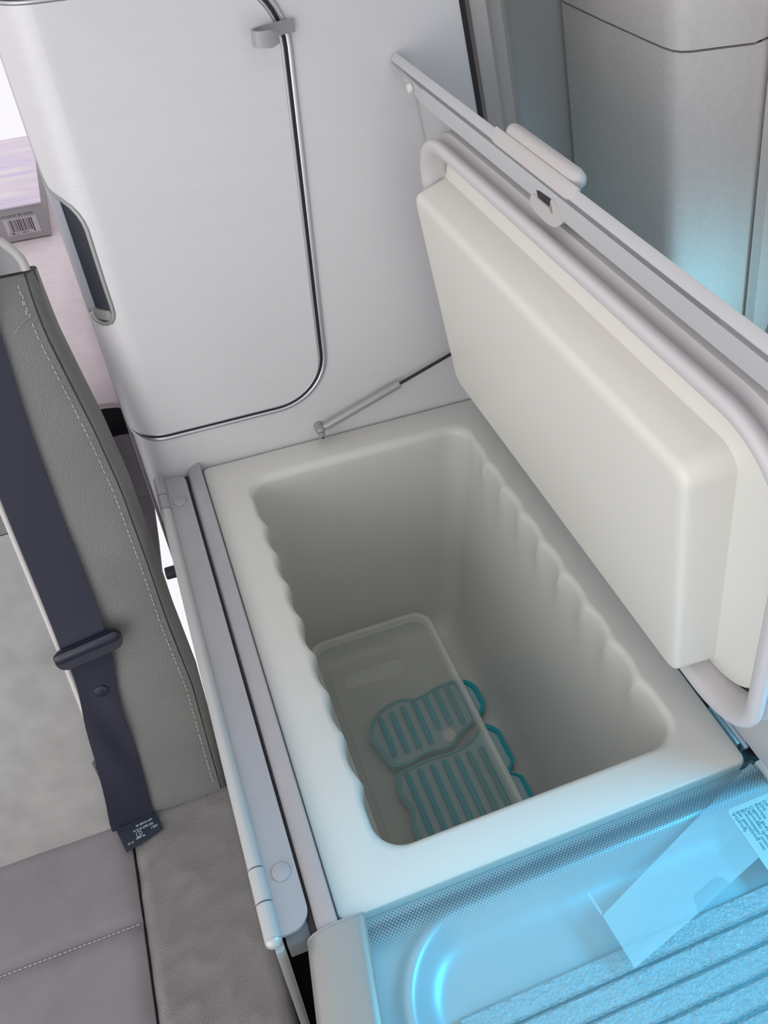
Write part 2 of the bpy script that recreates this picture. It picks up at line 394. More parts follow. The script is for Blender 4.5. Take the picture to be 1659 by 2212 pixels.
# handle: recess frame, dark hollow, pale inlay, catch
def shrink(pts, k):
    out = []
    for i, (s, z) in enumerate(pts):
        a = pts[max(i - 1, 0)]; b = pts[min(i + 1, len(pts) - 1)]
        d = V((b[0] - a[0], b[1] - a[1])).normalized(); out.append((s + d.y * k, z - d.x * k))
    return out
RI = shrink(RO, 0.0052)
v, f = band(RO, RI, -0.002, 0.0050); mk('handle_frame', v, f, alu, door)
bm = bmesh.new()
cav = RI[1:] + [(-0.088, 0.2455), (-0.0925, 0.30), (-0.0905, 0.375)]
for s, z in cav: bm.verts.new((s, z, 0))
bm.verts.ensure_lookup_table(); fc = bm.faces.new(list(bm.verts))
for c in [SEND + (S0 - SEND) * k / 10 for k in range(11)]:
    bmesh.ops.bisect_plane(bm, geom=list(bm.verts) + list(bm.edges) + list(bm.faces), plane_co=(c, 0, 0), plane_no=(1, 0, 0))
bmesh.ops.triangulate(bm, faces=list(bm.faces))
for q in bm.verts: q.co = W(q.co.x, q.co.y, 0.0008)
bmobj('handle_hollow', bm, hollow, door)
# pale inlay strip on the left half of the hollow
il = [(-0.0845, 0.385), (-0.0700, 0.374), (-0.0690, 0.362), (-0.0690, 0.250), (-0.0700, 0.247), (-0.0840, 0.247)]
il0 = [W(s, z, 0.0012) for s, z in [(-0.084 + 0.0024 * k, 0) for k in range(7)]]
rings = []
for k in range(7):
    s = -0.0880 + 0.0180 * k / 6
    top = 0.386 - 0.010 * k / 6
    rings.append([W(s, 0.246, 0.0012), W(s, top, 0.0012), W(s, top, 0.0022), W(s, 0.246, 0.0022)])
v, f = loft(rings); mk('handle_inlay', v, f, inlay, door)
rings = []
for k in range(7):
    s = -0.0735 + 0.0235 * k / 6
    rings.append([W(s, 0.2395, 0.001), W(s, 0.2515, 0.001), W(s, 0.2515, 0.0032), W(s, 0.2395, 0.0040)])
v, f = loft(rings); mk('catch', v, f, alu, door)
# polished side edge of the cabinet
rings = [[W(SEND - 0.002, z, 0.0), W(SEND - 0.002, z, 0.004), W(SEND - 0.010, z, 0.0055), W(SEND - 0.020, z, 0.004), W(SEND - 0.020, z, 0.0)] for z in (-0.9, 0.0, 0.5, 1.0)]
v, f = loft(rings); mk('side_edging', v, f, chrome, wr)
# seal on the right edge
rings = [[V((0.384 + lean(z), -0.001, z)), V((0.392 + lean(z), 0.004, z)), V((0.396 + lean(z), 0.014, z)), V((0.384 + lean(z), 0.014, z))] for z in (-0.4, 0.2, 1.0)]
v, f = loft(rings); mk('edge_seal', v, f, black, wr)
# coat hook: flat strap curling forward
hk = []
for x, d in ((0.1965, 0.0042), (0.185, 0.0072), (0.172, 0.0105), (0.160, 0.0150), (0.1525, 0.0205), (0.1500, 0.0260), (0.1530, 0.0315), (0.1600, 0.0338), (0.1680, 0.0328), (0.1740, 0.0300)): hk.append((x, d))
hk = [(p.x, p.y) for p in catmull([(a, b, 0) for a, b in hk], 4)]
rings = []
for i, (x, d) in enumerate(hk):
    a = hk[max(i - 1, 0)]; b = hk[min(i + 1, len(hk) - 1)]; t = V((b[0] - a[0], b[1] - a[1])).normalized(); nx, nd = -t.y * 0.0011, t.x * 0.0011
    u = i / (len(hk) - 1); zt = 0.5135; zb = 0.5020 - 0.0035 * max(0, (u - 0.35) / 0.65) ** 0.6
    if u > 0.86: zt -= 0.006 * (u - 0.86) / 0.14; zb += 0.003 * (u - 0.86) / 0.14
    rings.append([W(x + nx, zb, d + nd), W(x + nx, zt, d + nd), W(x - nx, zt, d - nd), W(x - nx, zb, d - nd)])
v, f = loft(rings); mk('coat_hook', v, f, grey_coat, wr)

# ================================================================== COOL BOX
cb = thing('cool_box', 'white chest cool box with a scalloped opening and an open cream-lined lid', 'cool box', (0.205, -0.31, -0.42))
NS = 90
def ring_in(x0, x1, y0, y1, r, z, wave=0.0):
    pts = []
    def side(p, q, nx, ny, w):
        for k in range(NS):
            t = k / NS; x = p[0] + (q[0] - p[0]) * t; y = p[1] + (q[1] - p[1]) * t; o = 0
            if w:
                fade = min(1, t / 0.06, (1 - t) / 0.06); ph = (y + 0.085) / 0.0525
                o = -w * fade * (1 - abs(math.sin(math.pi * ph)) ** 0.8)
            pts.append(V((x + nx * o, y + ny * o, z)))
    def arc(cx, cy, a0):
        for k in range(10):
            t = a0 + k / 10 * math.pi / 2; pts.append(V((cx + r * math.cos(t), cy + r * math.sin(t), z)))
    # counter-clockwise from right-front
    side((x1, y0 + r), (x1, y1 - r), 1, 0, wave); arc(x1 - r, y1 - r, 0)
    side((x1 - r, y1), (x0 + r, y1), 0, 1, 0); arc(x0 + r, y1 - r, math.pi / 2)
    side((x0, y1 - r), (x0, y0 + r), -1, 0, wave); arc(x0 + r, y0 + r, math.pi)
    side((x0 + r, y0), (x1 - r, y0), 0, -1, 0); arc(x1 - r, y0 + r, 1.5 * math.pi)
    return pts
BX0, BX1, BY0, BY1 = 0.055, 0.365, -0.577, -0.056
rings = [ring_in(0.002, 0.409, -0.622, -0.003, 0.008, -0.43), ring_in(0.002, 0.409, -0.622, -0.003, 0.008, -0.004),
         ring_in(0.0030, 0.408, -0.6205, -0.0042, 0.008, -0.001), ring_in(0.0055, 0.4055, -0.618, -0.0068, 0.008, 0.0)]
FR = 0.013
for k in range(7):
    t = k / 6 * math.pi / 2; o = FR * math.cos(t) ** 1; g = FR * (1 - math.sin(t)); h = -FR * (1 - math.cos(t))
    rings.append(ring_in(BX0 - g * 0.55, BX1 + g * 0.55, BY0 - g * 0.6, BY1 + g, 0.030, h * 0.9, 0.0062 * (0.35 + 0.65 * math.sin(t))))
for z, wv in ((-0.018, .0064), (-0.026, .0058), (-0.036, .0045), (-0.048, .0028), (-0.062, .0012), (-0.08, 0), (-0.15, 0), (-0.25, 0), (-0.33, 0)):
    u = -z / 0.40
    rings.append(ring_in(BX0 + 0.016 * u, BX1 - 0.018 * u, BY0 + 0.02 * u, BY1 - 0.020 * u, 0.030, z, wv))
for k in range(1, 8):
    t = k / 7 * math.pi / 2; g = 0.0165 + 0.028 * (1 - math.cos(t)); z = -0.33 - 0.07 * math.sin(t)
    rings.append(ring_in(BX0 + g, BX1 - g - 0.002, BY0 + g + .004, BY1 - g - .004, 0.030, z))
v, f = loft(rings, True, True); mk('bin', v, f, bin_plastic, cb)

# lid frame of reference: u up along the open lid, w outward
TH = math.radians(77.7); H = V((0.425, 0, 0.0)); UU = V((-math.cos(TH), 0, math.sin(TH))); NN = V((math.sin(TH), 0, math.cos(TH)))
def LP(u, y, w): return H + UU * u + NN * (w - 0.0557) + V((0, y, 0))
def lring(u0, u1, y0, y1, r, w, seg=10): return [LP(a, b, w) for a, b in rrect(u0, u1, y0, y1, r, seg)]
# steel panel
rings = [lring(0.012, 0.459, -0.650, -0.0035, 0.004, 0.0465), lring(0.012, 0.459, -0.650, -0.0035, 0.004, 0.0530)]
v, f = loft(rings); lid = mk('lid', v, f, lid_metal, cb)
# folded rail along the free edge
rail = [(0.4808, -0.0035), (0.4780, -0.0060), (0.4735, -0.0220), (0.4675, -0.0440), (0.4590, -0.0700)] + [(0.4590, -0.305), (0.4590, -0.306), (0.459, -0.360), (0.4590, -0.650), (0.4808, -0.650)]
bm = extrude(rail, lambda u, y: LP(u, y, 0.0270), lambda u, y: LP(u, y, 0.0315))
bmobj('rail_face', bm, lid_metal, lid)
prof = [(0.4805, 0.0270), (0.4858, 0.0322), (0.4860, 0.0335), (0.4835, 0.0350), (0.4610, 0.0462), (0.4590, 0.053), (0.4560, 0.053), (0.468, 0.034), (0.472, 0.0270)]
v, f = loft([[LP(u, y, w) for u, w in prof] for y in (-0.0035, -0.3, -0.650)]); mk('rail_top', v, f, lid_metal, lid)
v, f = loft([[LP(u, y, w) for u, w in ((0.4700, 0.0262), (0.4760, 0.0270), (0.4590, 0.0270), (0.4590, 0.0262))] for y in (-0.086, -0.3, -0.650)]); mk('rail_step', v, f, lid_metal, lid)
# moulded shell with groove, soft rim
def shell(rs): return [lring(0.076 - g, 0.440 + g, -0.642 - g, -0.054 + g, 0.078 + g, w, 14) for g, w in rs]
v, f = loft(shell([(-0.003, 0.0464), (0.0, 0.045), (0.001, 0.037), (0.0005, 0.0345), (-0.002, 0.033), (-0.006, 0.0305), (-0.0075, 0.028), (-0.007, 0.0265)]), True, False); mk('inner_shell', v, f, gasket, lid)
def rim_rings():
    prof = [(-0.0075, 0.0275), (-0.004, 0.0262), (-0.0015, 0.0245), (0.0, 0.022), (0.0002, 0.0185), (-0.0012, 0.0160), (-0.0040, 0.0148), (-0.0085, 0.0150), (-0.0135, 0.0175), (-0.0160, 0.0225), (-0.0175, 0.0300), (-0.0185, 0.0420)]
    return shell(prof)
v, f = loft(rim_rings(), False, False); mk('gasket', v, f, gasket, lid)
# cream liner: flange plate and raised block
def lr(t, r, w): return lring(t[0], t[1], t[2], t[3], r, w)
fl = (0.0960, 0.4225, -0.6160, -0.0740)
v, f = loft([lr(fl, 0.062, 0.0400), lr(fl, 0.062, 0.0380), lr((0.0975, 0.4210, -0.6145, -0.0755), 0.061, 0.0370),
             lr((0.101, 0.3830, -0.5700, -0.0640), 0.022, 0.0370), lr((0.1025, 0.3795, -0.5665, -0.0655), 0.020, 0.0350),
             lr((0.1025, 0.3730, -0.5605, -0.0650), 0.016, 0.0070), lr((0.1022, 0.3715, -0.5595, -0.0650), 0.015, 0.0038),
             lr((0.103, 0.3690, -0.5580, -0.0660), 0.014, 0.0017), lr((0.106, 0.3650, -0.5540, -0.0690), 0.012, 0.0004), lr((0.110, 0.3600, -0.5490, -0.0740), 0.010, 0.0)], True, True)
mk('liner', v, f, cream, lid)
# latch in the middle of the rail
lo = [(0.4633, -0.3171), (0.4609, -0.3140), (0.4552, -0.3106), (0.4510, -0.3109), (0.4485, -0.3181), (0.4470, -0.3300), (0.4470, -0.3413), (0.4490, -0.3496), (0.4518, -0.3546), (0.4567, -0.3616), (0.4603, -0.3645), (0.4630, -0.3600), (0.4658, -0.3577), (0.4705, -0.3555), (0.4725, -0.3500), (0.4700, -0.3470), (0.4640, -0.3500), (0.4600, -0.3490), (0.4600, -0.3449), (0.4624, -0.3444), (0.4625, -0.3258)]
bmobj('latch', extrude(lo, lambda u, y: LP(u, y, 0.029), lambda u, y: LP(u, y, 0.0245)), handle_mat, lid)
sl = [(0.4676, -0.3220), (0.4690, -0.3269), (0.4700, -0.3433), (0.4690, -0.3502), (0.4635, -0.3516), (0.4591, -0.3477), (0.4589, -0.3449), (0.4624, -0.3444), (0.4625, -0.3258), (0.4635, -0.3231)]
bmobj('latch_slot', extrude(sl, lambda u, y: LP(u, y, 0.0272), lambda u, y: LP(u, y, 0.0258)), black, lid)
# grip on the outer edge
def pad_sec(y, k):
    top = [(0.4800, 0.0262), (0.4845, 0.0302), (0.4872, 0.0326), (0.4876, 0.0342), (0.4845, 0.0360), (0.4740, 0.0412), (0.4640, 0.0462)]
    m_ = 3; top = [(top[m_][0] + (a - top[m_][0]) * k, top[m_][1] + (b - top[m_][1]) * k) for a, b in top]
    return [LP(a, y, b) for a, b in top] + [LP(a - 0.003, y, b + 0.0015) for a, b in reversed(top)]
v, f = loft([pad_sec(y, k) for y, k in ((-0.2400, 0.5), (-0.2410, 0.75), (-0.2440, 0.93), (-0.249, 1), (-0.366, 1), (-0.371, 0.93), (-0.3740, 0.75), (-0.3750, 0.5))]); gp = mk('handle', v, f, handle_mat, lid)
def grip_ring(y, k): return [LP(0.4845 + 0.0080 * k * math.cos(t), y, 0.0415 + 0.0072 * k * math.sin(t)) for t in [2 * math.pi * q / 14 for q in range(14)]]
ys = [(-0.2500, 0.1), (-0.2510, 0.55), (-0.2540, 0.85), (-0.2590, 1), (-0.29, 1), (-0.33, 1), (-0.356, 1), (-0.3620, 0.85), (-0.3650, 0.55), (-0.3660, 0.1)]
v, f = loft([grip_ring(y, k) for y, k in ys])
gr = mk('handle_grip', v, f, handle_mat, lid)
v, f = disc(LP(0.468, -0.055, 0.0265), -NN, 0.0045, 0.004, 14); mk('bumper', v, f, cream, lid)
# hinge at the front right corner
hg = bmobj('hinge', box(0.418, 0.456, -0.6235, -0.005, -0.034, -0.028), black, cb)
bmobj('hinge_leaf', box(0.4155, 0.4205, -0.600, -0.555, -0.026, -0.010, 0.001), alu, hg)
bmobj('hinge_leaf', box(0.4230, 0.4330, -0.602, -0.548, -0.028, -0.006, 0.0012), chrome, hg)
v, f = tube([(0.4215, -0.607, -0.010), (0.4215, -0.548, -0.010)], 0.0022, 10); mk('hinge_pin', v, f, chrome, hg)
bmobj('hinge_rail', box(0.4365, 0.4520, -0.612, -0.01, -0.026, -0.006, 0.002), alu, hg)
# gas strut on the wardrobe side
a0 = V((0.174, -0.012, 0.023)); b0 = V((0.289, -0.012, 0.065)); dr = (b0 - a0).normalized(); e0 = a0 + dr * 0.236
v, f = tube([a0 + dr * 0.002, a0 + dr * 0.006, b0 - dr * 0.004, b0 - dr * 0.001, b0], [0.0040, 0.0058, 0.0058, 0.0054, 0.0030], 18); gs = mk('gas_strut', v, f, strut_mat, cb)
v, f = tube([b0 - dr * 0.001, e0], 0.0022, 12); mk('piston_rod', v, f, black, gs)
v, f = join_geo([tube([(0.170, -0.0005, 0.021), (0.170, -0.010, 0.021)], [0.0062, 0.0062], 16), tube([(0.170, -0.010, 0.021), (0.170, -0.013, 0.021), (0.170, -0.017, 0.021), (0.170, -0.019, 0.021)], [0.0062, 0.0066, 0.0058, 0.0030], 16),
                 tube([a0 - dr * 0.004, a0 + dr * 0.003], 0.0036, 12), tube([(0.170, -0.019, 0.0175), (0.170, -0.0245, 0.0165)], [0.0042, 0.0034], 12)])
mk('ball_joint', v, f, alu, gs)
v, f = tube([(0.170, -0.0240, 0.0166), (0.170, -0.0252, 0.0164)], 0.0014, 10); mk('screw_head', v, f, black, gs)

# ================================================================== inside the box
# frosted clear tub standing on the cold packs
def tring(x0, x1, y0, y1, r, z): return [V((a, b, z)) for a, b in rrect(x0, x1, y0, y1, r, 8)]
tb = thing('clear_tub', 'clear frosted plastic tub with a lid at the bottom of the cool box', 'tub', (0.18, -0.32, -0.376))
TX0, TX1, TY0, TY1 = 0.083, 0.276, -0.520, -0.128
v, f = loft([tring(TX0 + .022, TX1 - .022, TY0 + .022, TY1 - .022, .02, -.3755), tring(TX0 + .018, TX1 - .018, TY0 + .018, TY1 - .018, .022, -.371), tring(TX0 + .006, TX1 - .006, TY0 + .006, TY1 - .006, .024, -.303)], True, False)
mk('body', v, f, tub_clear, tb)
v, f = loft([tring(TX0 + .006, TX1 - .006, TY0 + .006, TY1 - .006, .024, -.302), tring(TX0 - .003, TX1 + .003, TY0 - .003, TY1 + .003, .028, -.302), tring(TX0 - .004, TX1 + .004, TY0 - .004, TY1 + .004, .028, -.296), tring(TX0 - .002, TX1 + .002, TY0 - .002, TY1 + .002, .028, -.292), tring(TX0 + .005, TX1 - .005, TY0 + .005, TY1 - .005, .024, -.291)], False, False)
mk('rim', v, f, tub_rim, tb)
v, f = loft([tring(TX0 + .005, TX1 - .005, TY0 + .005, TY1 - .005, .024, -.291), tring(TX0 + .008, TX1 - .008, TY0 + .008, TY1 - .008, .022, -.296), tring(TX0 + .013, TX1 - .013, TY0 + .013, TY1 - .013, .020, -.297), tring(TX0 + .016, TX1 - .016, TY0 + .016, TY1 - .016, .018, -.2935)], False, True)
mk('tub_lid', v, f, tub_clear, tb)
v, f = loft([tring(.116, .206, -.224, -.198, .003, -.2933), tring(.117, .205, -.223, -.199, .003, -.2920)]); mk('embossed_panel', v, f, tub_clear, tb)
# cold packs: wavy-edged teal slabs with ribs and a hole
def cold_pack(name, label, loc, out, hole, ribs, z0, z1):
    t = thing(name, label, 'cold pack', loc, None)
    out = [(p.x, p.y) for p in catmull([(a, b, 0) for a, b in out] + [(out[0][0], out[0][1], 0)], 6)][:-1]
    out = [(min(a, 0.3195), b) for a, b in out]
    n = len(out); cx = sum(p[0] for p in out) / n; cy = sum(p[1] for p in out) / n
    def sc(k, z): return [V((cx + (a - cx) * k, cy + (b - cy) * k, z)) for a, b in out]
    bm = extrude([(p.x, p.y) for p in sc(0.93, 0)], lambda a, b: V((a, b, z0 + .003)), lambda a, b: V((a, b, z1 - .004)))
    bmobj('pack_body', bm, teal_pale, t)
    v, f = loft([sc(0.93, z0), sc(1.0, z0), sc(1.0, z1), sc(0.93, z1)] + [sc(0.93, z0)], False, False); mk('rim', v, f, teal, t)
    for (y0, y1, x) in ribs:
        v, f = tube([(x, y0, z1 - .0045), (x, y0 - .004, z1 - .0012), (x, y1 + .004, z1 - .0012), (x, y1, z1 - .0045)], 0.0046, 8); mk('rib', v, f, teal, t)
    if hole:
        v, f = disc((hole[0], hole[1], z1 - .005), (0, 0, 1), hole[2], .0025, 24); mk('filler_cap', v, f, cream, t)
    return t
o1 = [(0.131, -.262), (0.140, -.240), (0.162, -.222), (0.195, -.215), (0.225, -.222), (0.258, -.215), (0.290, -.214), (0.312, -.224), (0.321, -.246), (0.319, -.270), (0.300, -.287), (0.270, -.300), (0.240, -.318), (0.205, -.316), (0.175, -.322), (0.150, -.318), (0.139, -.290)]
cold_pack('cold_pack', 'teal wavy-edged cold pack under the rear half of the clear tub', (0.22, -0.27, -0.40), o1, (0.2465, -0.299, 0.0105), [(-.236 + .003 * min(k, 6), -.302 + .019 * (k in (4, 5)) + .014 * (k > 5), .158 + .0195 * k) for k in range(8)], -.3960, -.3765)
o2 = [(0.149, -.330), (0.175, -.326), (0.205, -.324), (0.240, -.326), (0.275, -.318), (0.300, -.302), (0.316, -.314), (0.326, -.338), (0.323, -.366), (0.307, -.385), (0.322, -.402), (0.322, -.430), (0.300, -.446), (0.26, -.452), (0.22, -.450), (0.18, -.452), (0.148, -.440), (0.142, -.415), (0.149, -.388), (0.142, -.360)]
cold_pack('cold_pack', 'teal wavy-edged cold pack under the front half of the clear tub', (0.23, -0.38, -0.40), o2, None, [(-.336, -.440, .164 + .0195 * k) for k in range(7)], -.3960, -.3765)

# ================================================================== KITCHEN WORKTOP, HOB, GLASS
ku = thing('kitchen_unit', 'kitchen worktop with silver edge strip and dot-edged glass hob cover, beside the cool box', 'kitchen unit', (0.2, -0.8, -0.9))
# rolled edge strip along the cool box
prof = [(0.0008, -0.020), (0.0008, 0.0086), (0.0002, 0.0096), (-0.0025, 0.0093), (-0.0080, 0.0070), (-0.0130, 0.0045), (-0.0160, 0.0020), (-0.0174, -0.0020), (-0.0178, -0.0070), (-0.0170, -0.020)]
v, f = loft([[V((a, y, b)) for a, b in prof] for y in (-0.001, -0.2, -0.4, -0.628)]); mk('edge_strip', v, f, grey_coat, ku)
v, f = loft([[V((a, y, b)) for a, b in ((-0.0185, -0.006), (-0.0235, -0.006), (-0.0235, -0.03), (-0.0185, -0.03))] for y in (-0.004, -0.3, -0.628)]); mk('edge_channel', v, f, black, ku)
# end cap that turns the worktop corner
def capring(t, y):
    dx = -0.0125 * t
    return [V((a + dx, y, b)) for a, b in ((0.0235, -0.02), (0.0235, 0.0065), (0.0220, 0.0082), (0.0150, 0.0095), (0.004, 0.0105), (-0.006, 0.0098), (-0.0145, 0.0072), (-0.0215, 0.0025), (-0.0262, -0.004), (-0.0285, -0.014), (-0.0285, -0.05))]
v, f = loft([capring((-0.6245 - y) / 0.08, y) for y in (-0.6245, -0.66, -0.70, -0.76, -0.86, -1.0)]); cc = mk('corner_cap', v, f, alu, ku)
v, f = loft([[V((p.x, p.y, p.z)) for p in capring(0, -0.6225)], [V((p.x, p.y, p.z)) for p in capring(0, -0.6243)]]); mk('cap_seam', v, f, grey_dark, cc)
bmobj('cabinet_side', box(-0.006, 0.400, -1.2, -0.626, -0.90, -0.12), void, ku, False)  # cabinet boxes coloured black for the shade in the gaps
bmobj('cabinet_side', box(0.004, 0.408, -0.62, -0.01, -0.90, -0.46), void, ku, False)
# hob well
N1, N2 = 180, 110
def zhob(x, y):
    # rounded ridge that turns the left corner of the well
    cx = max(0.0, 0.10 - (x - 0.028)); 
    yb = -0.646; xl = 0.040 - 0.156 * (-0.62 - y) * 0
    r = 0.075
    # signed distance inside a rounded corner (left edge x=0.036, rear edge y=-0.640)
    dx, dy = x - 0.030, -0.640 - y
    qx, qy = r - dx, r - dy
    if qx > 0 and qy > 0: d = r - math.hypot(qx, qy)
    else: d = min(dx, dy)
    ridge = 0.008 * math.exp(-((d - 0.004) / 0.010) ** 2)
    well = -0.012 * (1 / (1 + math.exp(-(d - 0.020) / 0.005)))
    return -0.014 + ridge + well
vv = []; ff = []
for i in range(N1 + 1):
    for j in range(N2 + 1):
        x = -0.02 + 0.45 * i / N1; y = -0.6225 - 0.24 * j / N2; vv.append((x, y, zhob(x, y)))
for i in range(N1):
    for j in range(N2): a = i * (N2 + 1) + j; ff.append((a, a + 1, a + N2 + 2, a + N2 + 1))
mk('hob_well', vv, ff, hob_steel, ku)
# ribbed, pebbled bands shaped under the glass for the roof cloth it reflects
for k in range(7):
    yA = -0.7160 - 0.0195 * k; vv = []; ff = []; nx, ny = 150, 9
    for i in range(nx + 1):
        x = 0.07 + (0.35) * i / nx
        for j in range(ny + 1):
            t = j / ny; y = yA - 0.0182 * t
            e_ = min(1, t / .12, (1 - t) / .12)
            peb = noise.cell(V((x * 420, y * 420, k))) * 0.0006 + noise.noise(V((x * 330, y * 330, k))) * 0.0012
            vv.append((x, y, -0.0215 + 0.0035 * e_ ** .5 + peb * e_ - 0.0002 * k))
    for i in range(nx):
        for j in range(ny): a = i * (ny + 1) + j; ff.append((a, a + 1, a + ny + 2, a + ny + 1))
    mk('reflected_rib', vv, ff, rib_reflection, ku)
gl = [(0.0245, -0.6235), (0.4105, -0.6235), (0.4105, -0.90), (-0.0200, -0.90)]
gc = bmobj('glass_cover', extrude(gl, lambda a, b: V((a, b, 0.0)), lambda a, b: V((a, b, 0.004))), glass, ku, False)
film = [(0.2095, -0.6935), (0.2180, -0.6905), (0.4085, -0.6245), (0.4100, -0.6245), (0.4100, -0.686), (0.3700, -0.6970), (0.3240, -0.7090), (0.3210, -0.7030), (0.3170, -0.7005), (0.3120, -0.7005), (0.2990, -0.7040), (0.2910, -0.7055), (0.2880, -0.7080), (0.2840, -0.7200), (0.2130, -0.7370)]
fo = bmobj('film', extrude(film, lambda a, b: V((a, b, -0.0010)), lambda a, b: V((a, b, -0.0006))), film_clear, gc, False)
bmobj('film_tab', extrude([(0.2065, -0.6740), (0.2085, -0.6730), (0.2105, -0.6920), (0.2085, -0.6925)], lambda a, b: V((a, b, -0.0006)), lambda a, b: V((a, b, -0.0002))), film_clear, gc, False)
lb = bmobj('warning_label', extrude(rrect(0.3600, 0.4095, -0.720, -0.6545, 0.004, 4), lambda a, b: V((a, b, -0.0005)), lambda a, b: V((a, b, -0.0002))), label_clear, gc, False)
for k, s_ in enumerate(('Achtung!', 'Bei Benutzung von', 'Brennstellen immer', 'Öffnungen (Fenster)', 'Offene Brenn-', 'genutzt', 'Abd', 'Da')):
    text_mesh('label_text', s_, 0.0050, lambda a, b, k=k: (0.3653 + 0.0047 * k - b, -0.6588 - a, -0.00012), film_print, gc, 0.00006)
bmobj('worktop_plate', box(0.4125, 0.60, -0.92, -0.6255, -0.012, 0.004, 0.0015), white_steel, ku)
bmobj('rear_channel', box(0.410, 0.60, -0.624, -0.002, -0.10, -0.034), black, ku, False)

# ================================================================== TABLE RAIL
tr = thing('table_rail', 'grey table rail with round tube and two screw caps, along the cool box', 'rail', (-0.04, -0.31, -0.02))
pl = [(-0.0490, -0.0075)] + [(-0.0335 + 0.0110 * math.sin(t), -0.0190 + 0.0110 * math.cos(t)) for t in [math.pi / 2 * k / 8 for k in range(9)]]
pl += [(-0.0365 + 0.0165 * math.cos(t), -0.5975 - 0.0165 * math.sin(t)) for t in [math.pi / 2 * k / 10 for k in range(11)]] + [(-0.0470, -0.6145), (-0.0478, -0.580), (-0.0492, -0.30)]
bm = extrude(pl, lambda a, b: V((a, b, -0.004)), lambda a, b: V((a, b, 0.0008)))
bmobj('plate', bm, grey_coat, tr)
TXc = -0.0567; TR = 0.0070
def tubepath(y0, y1): return [(TXc + 0.003 * (-y) / 0.62, y, 0.0) for y in (y0, (y0 + y1) / 2, y1)]
v, f = tube(tubepath(-0.069, -0.553), TR, 20); mk('tube', v, f, pale_metal, tr)
for a, b in ((-0.0035, -0.0405), (-0.042, -0.0675), (-0.5545, -0.5835), (-0.585, -0.6150)):
    v, f = tube(tubepath(a, b), TR + 0.0004, 20); mk('hinge_sleeve', v, f, grey_coat if a > -0.3 else pale_metal, tr)
for a, b in ((-0.042, -0.0675), (-0.5545, -0.5835)):
    bmobj('hinge_tab', box(TXc + 0.003, -0.0465 + 0.0005, b, a, -0.003, 0.0012), grey_coat, tr)
ec = []
for k in range(7):
    t = k / 6 * math.pi / 2; ec.append(((TXc + 0.003, -0.6152 - 0.0062 * math.sin(t), 0.0), max(0.0004, (TR + 0.0004) * math.cos(t))))
v, f = tube([p for p, _ in ec], [r for _, r in ec], 20); mk('end_cap', v, f, pale_metal, tr)
for c in ((-0.0370, -0.0575, 0.0006), (-0.0335, -0.5635, 0.0006)):
    v, f = disc(c, (0, 0, 1), 0.0084, 0.0022); mk('screw_cap', v, f, grey_coat, tr)
bmobj('bracket', box(-0.0440, -0.0235, -0.6220, -0.585, -0.034, -0.0045, 0.001), tag_mat, tr)
bmobj('clamp', box(-0.0760, -0.0585, -0.168, -0.154, -0.020, -0.010, 0.002), black, tr)
bmobj('lower_lip', box(-0.0600, -0.0530, -0.60, -0.11, -0.0130, -0.0060, 0.001), grey_dark, tr)
# upright slat below the rail
sl = thing('cabinet_slat', 'narrow pale upright slat below the tube end, beside the dark gap', 'slat', (-0.052, -0.626, -0.9))
v, f = loft([[V((x0 + a, -0.623 + b, z)) for a, b in ((-0.0040, 0), (0.0012, 0), (0.0038, 0.002), (0.0038, 0.012), (-0.0040, 0.012))] for x0, z in ((-0.0505, -0.008), (-0.0555, -0.23), (-0.072, -0.90))]); mk('slat_body', v, f, pale_metal, sl)

# ================================================================== BENCH
bn = thing('rear_bench', 'grey leather and suede rear bench seat with pale piping, left of the cool box', 'seat', (-0.45, -0.35, -0.9))
BO = V((-0.0, -0.245, -0.40)); BB = V((0, 0.245, 0.71)).normalized(); BN = V((0, -BB.z, BB.y))
def B(x, h, d=0.0): return BO + BB * h + BN * d + V((x, 0, 0))
# right edge of the front face along h, then the side turning back
edge = [(-0.03, -0.099), (0.06, -0.0965), (0.19, -0.0915), (0.30, -0.0965), (0.39, -0.0970), (0.495, -0.0995), (0.575, -0.107), (0.64, -0.116), (0.69, -0.1225), (0.735, -0.1245), (0.754, -0.1250)]
def xe(h):
    for (h0, x0), (h1, x1) in zip(edge, edge[1:]):
        if h <= h1: return x0 + (x1 - x0) * (h - h0) / (h1 - h0)
    return edge[-1][1]
hs = [-0.022 + 0.776 * k / 44 for k in range(45)]
def soft(h): return noise.noise(V((h * 9, 0.3, 1.7)))
def bolster_row(h):
    x1 = xe(h); x0 = -0.2285; row = []
    pad = min(1, max(0, h + 0.022) / 0.04) ** .5
    for k in range(13):
        t = k / 12; x = x0 + (x1 - x0) * t
        d = 0.006 * math.sin(math.pi * min(1, t * 1.0)) ** .6 * pad + 0.0012 * noise.noise(V((x * 22, h * 16, 2)))
        if h > 0.70: d -= 0.02 * ((h - 0.70) / 0.054) ** 2
        row.append(B(x, h, d))
    return row
v, f = loft([bolster_row(h) for h in hs], False, False, False); mk('side_bolster', v, f, leather, bn)
def side_row(h):
    x1 = xe(h); dd = -0.02 * max(0, (h - 0.70) / 0.054) ** 2
    return [B(x1 - 0.0005, h, dd - 0.0012), B(x1 + 0.0012, h, dd - 0.0035), B(x1 + 0.0030, h, dd + 0.0005), B(x1 + 0.0068, h, dd - 0.003), B(x1 + 0.0095, h, dd - 0.012), B(x1 + 0.0110, h, -0.03), B(x1 + 0.0115, h, -0.055), B(x1 + 0.008, h, -0.078), B(x1 - 0.002, h, -0.09), B(-0.9, h, -0.09)]
v, f = loft([side_row(h) for h in hs], False, False, False); mk('side_panel', v, f, leather, bn)
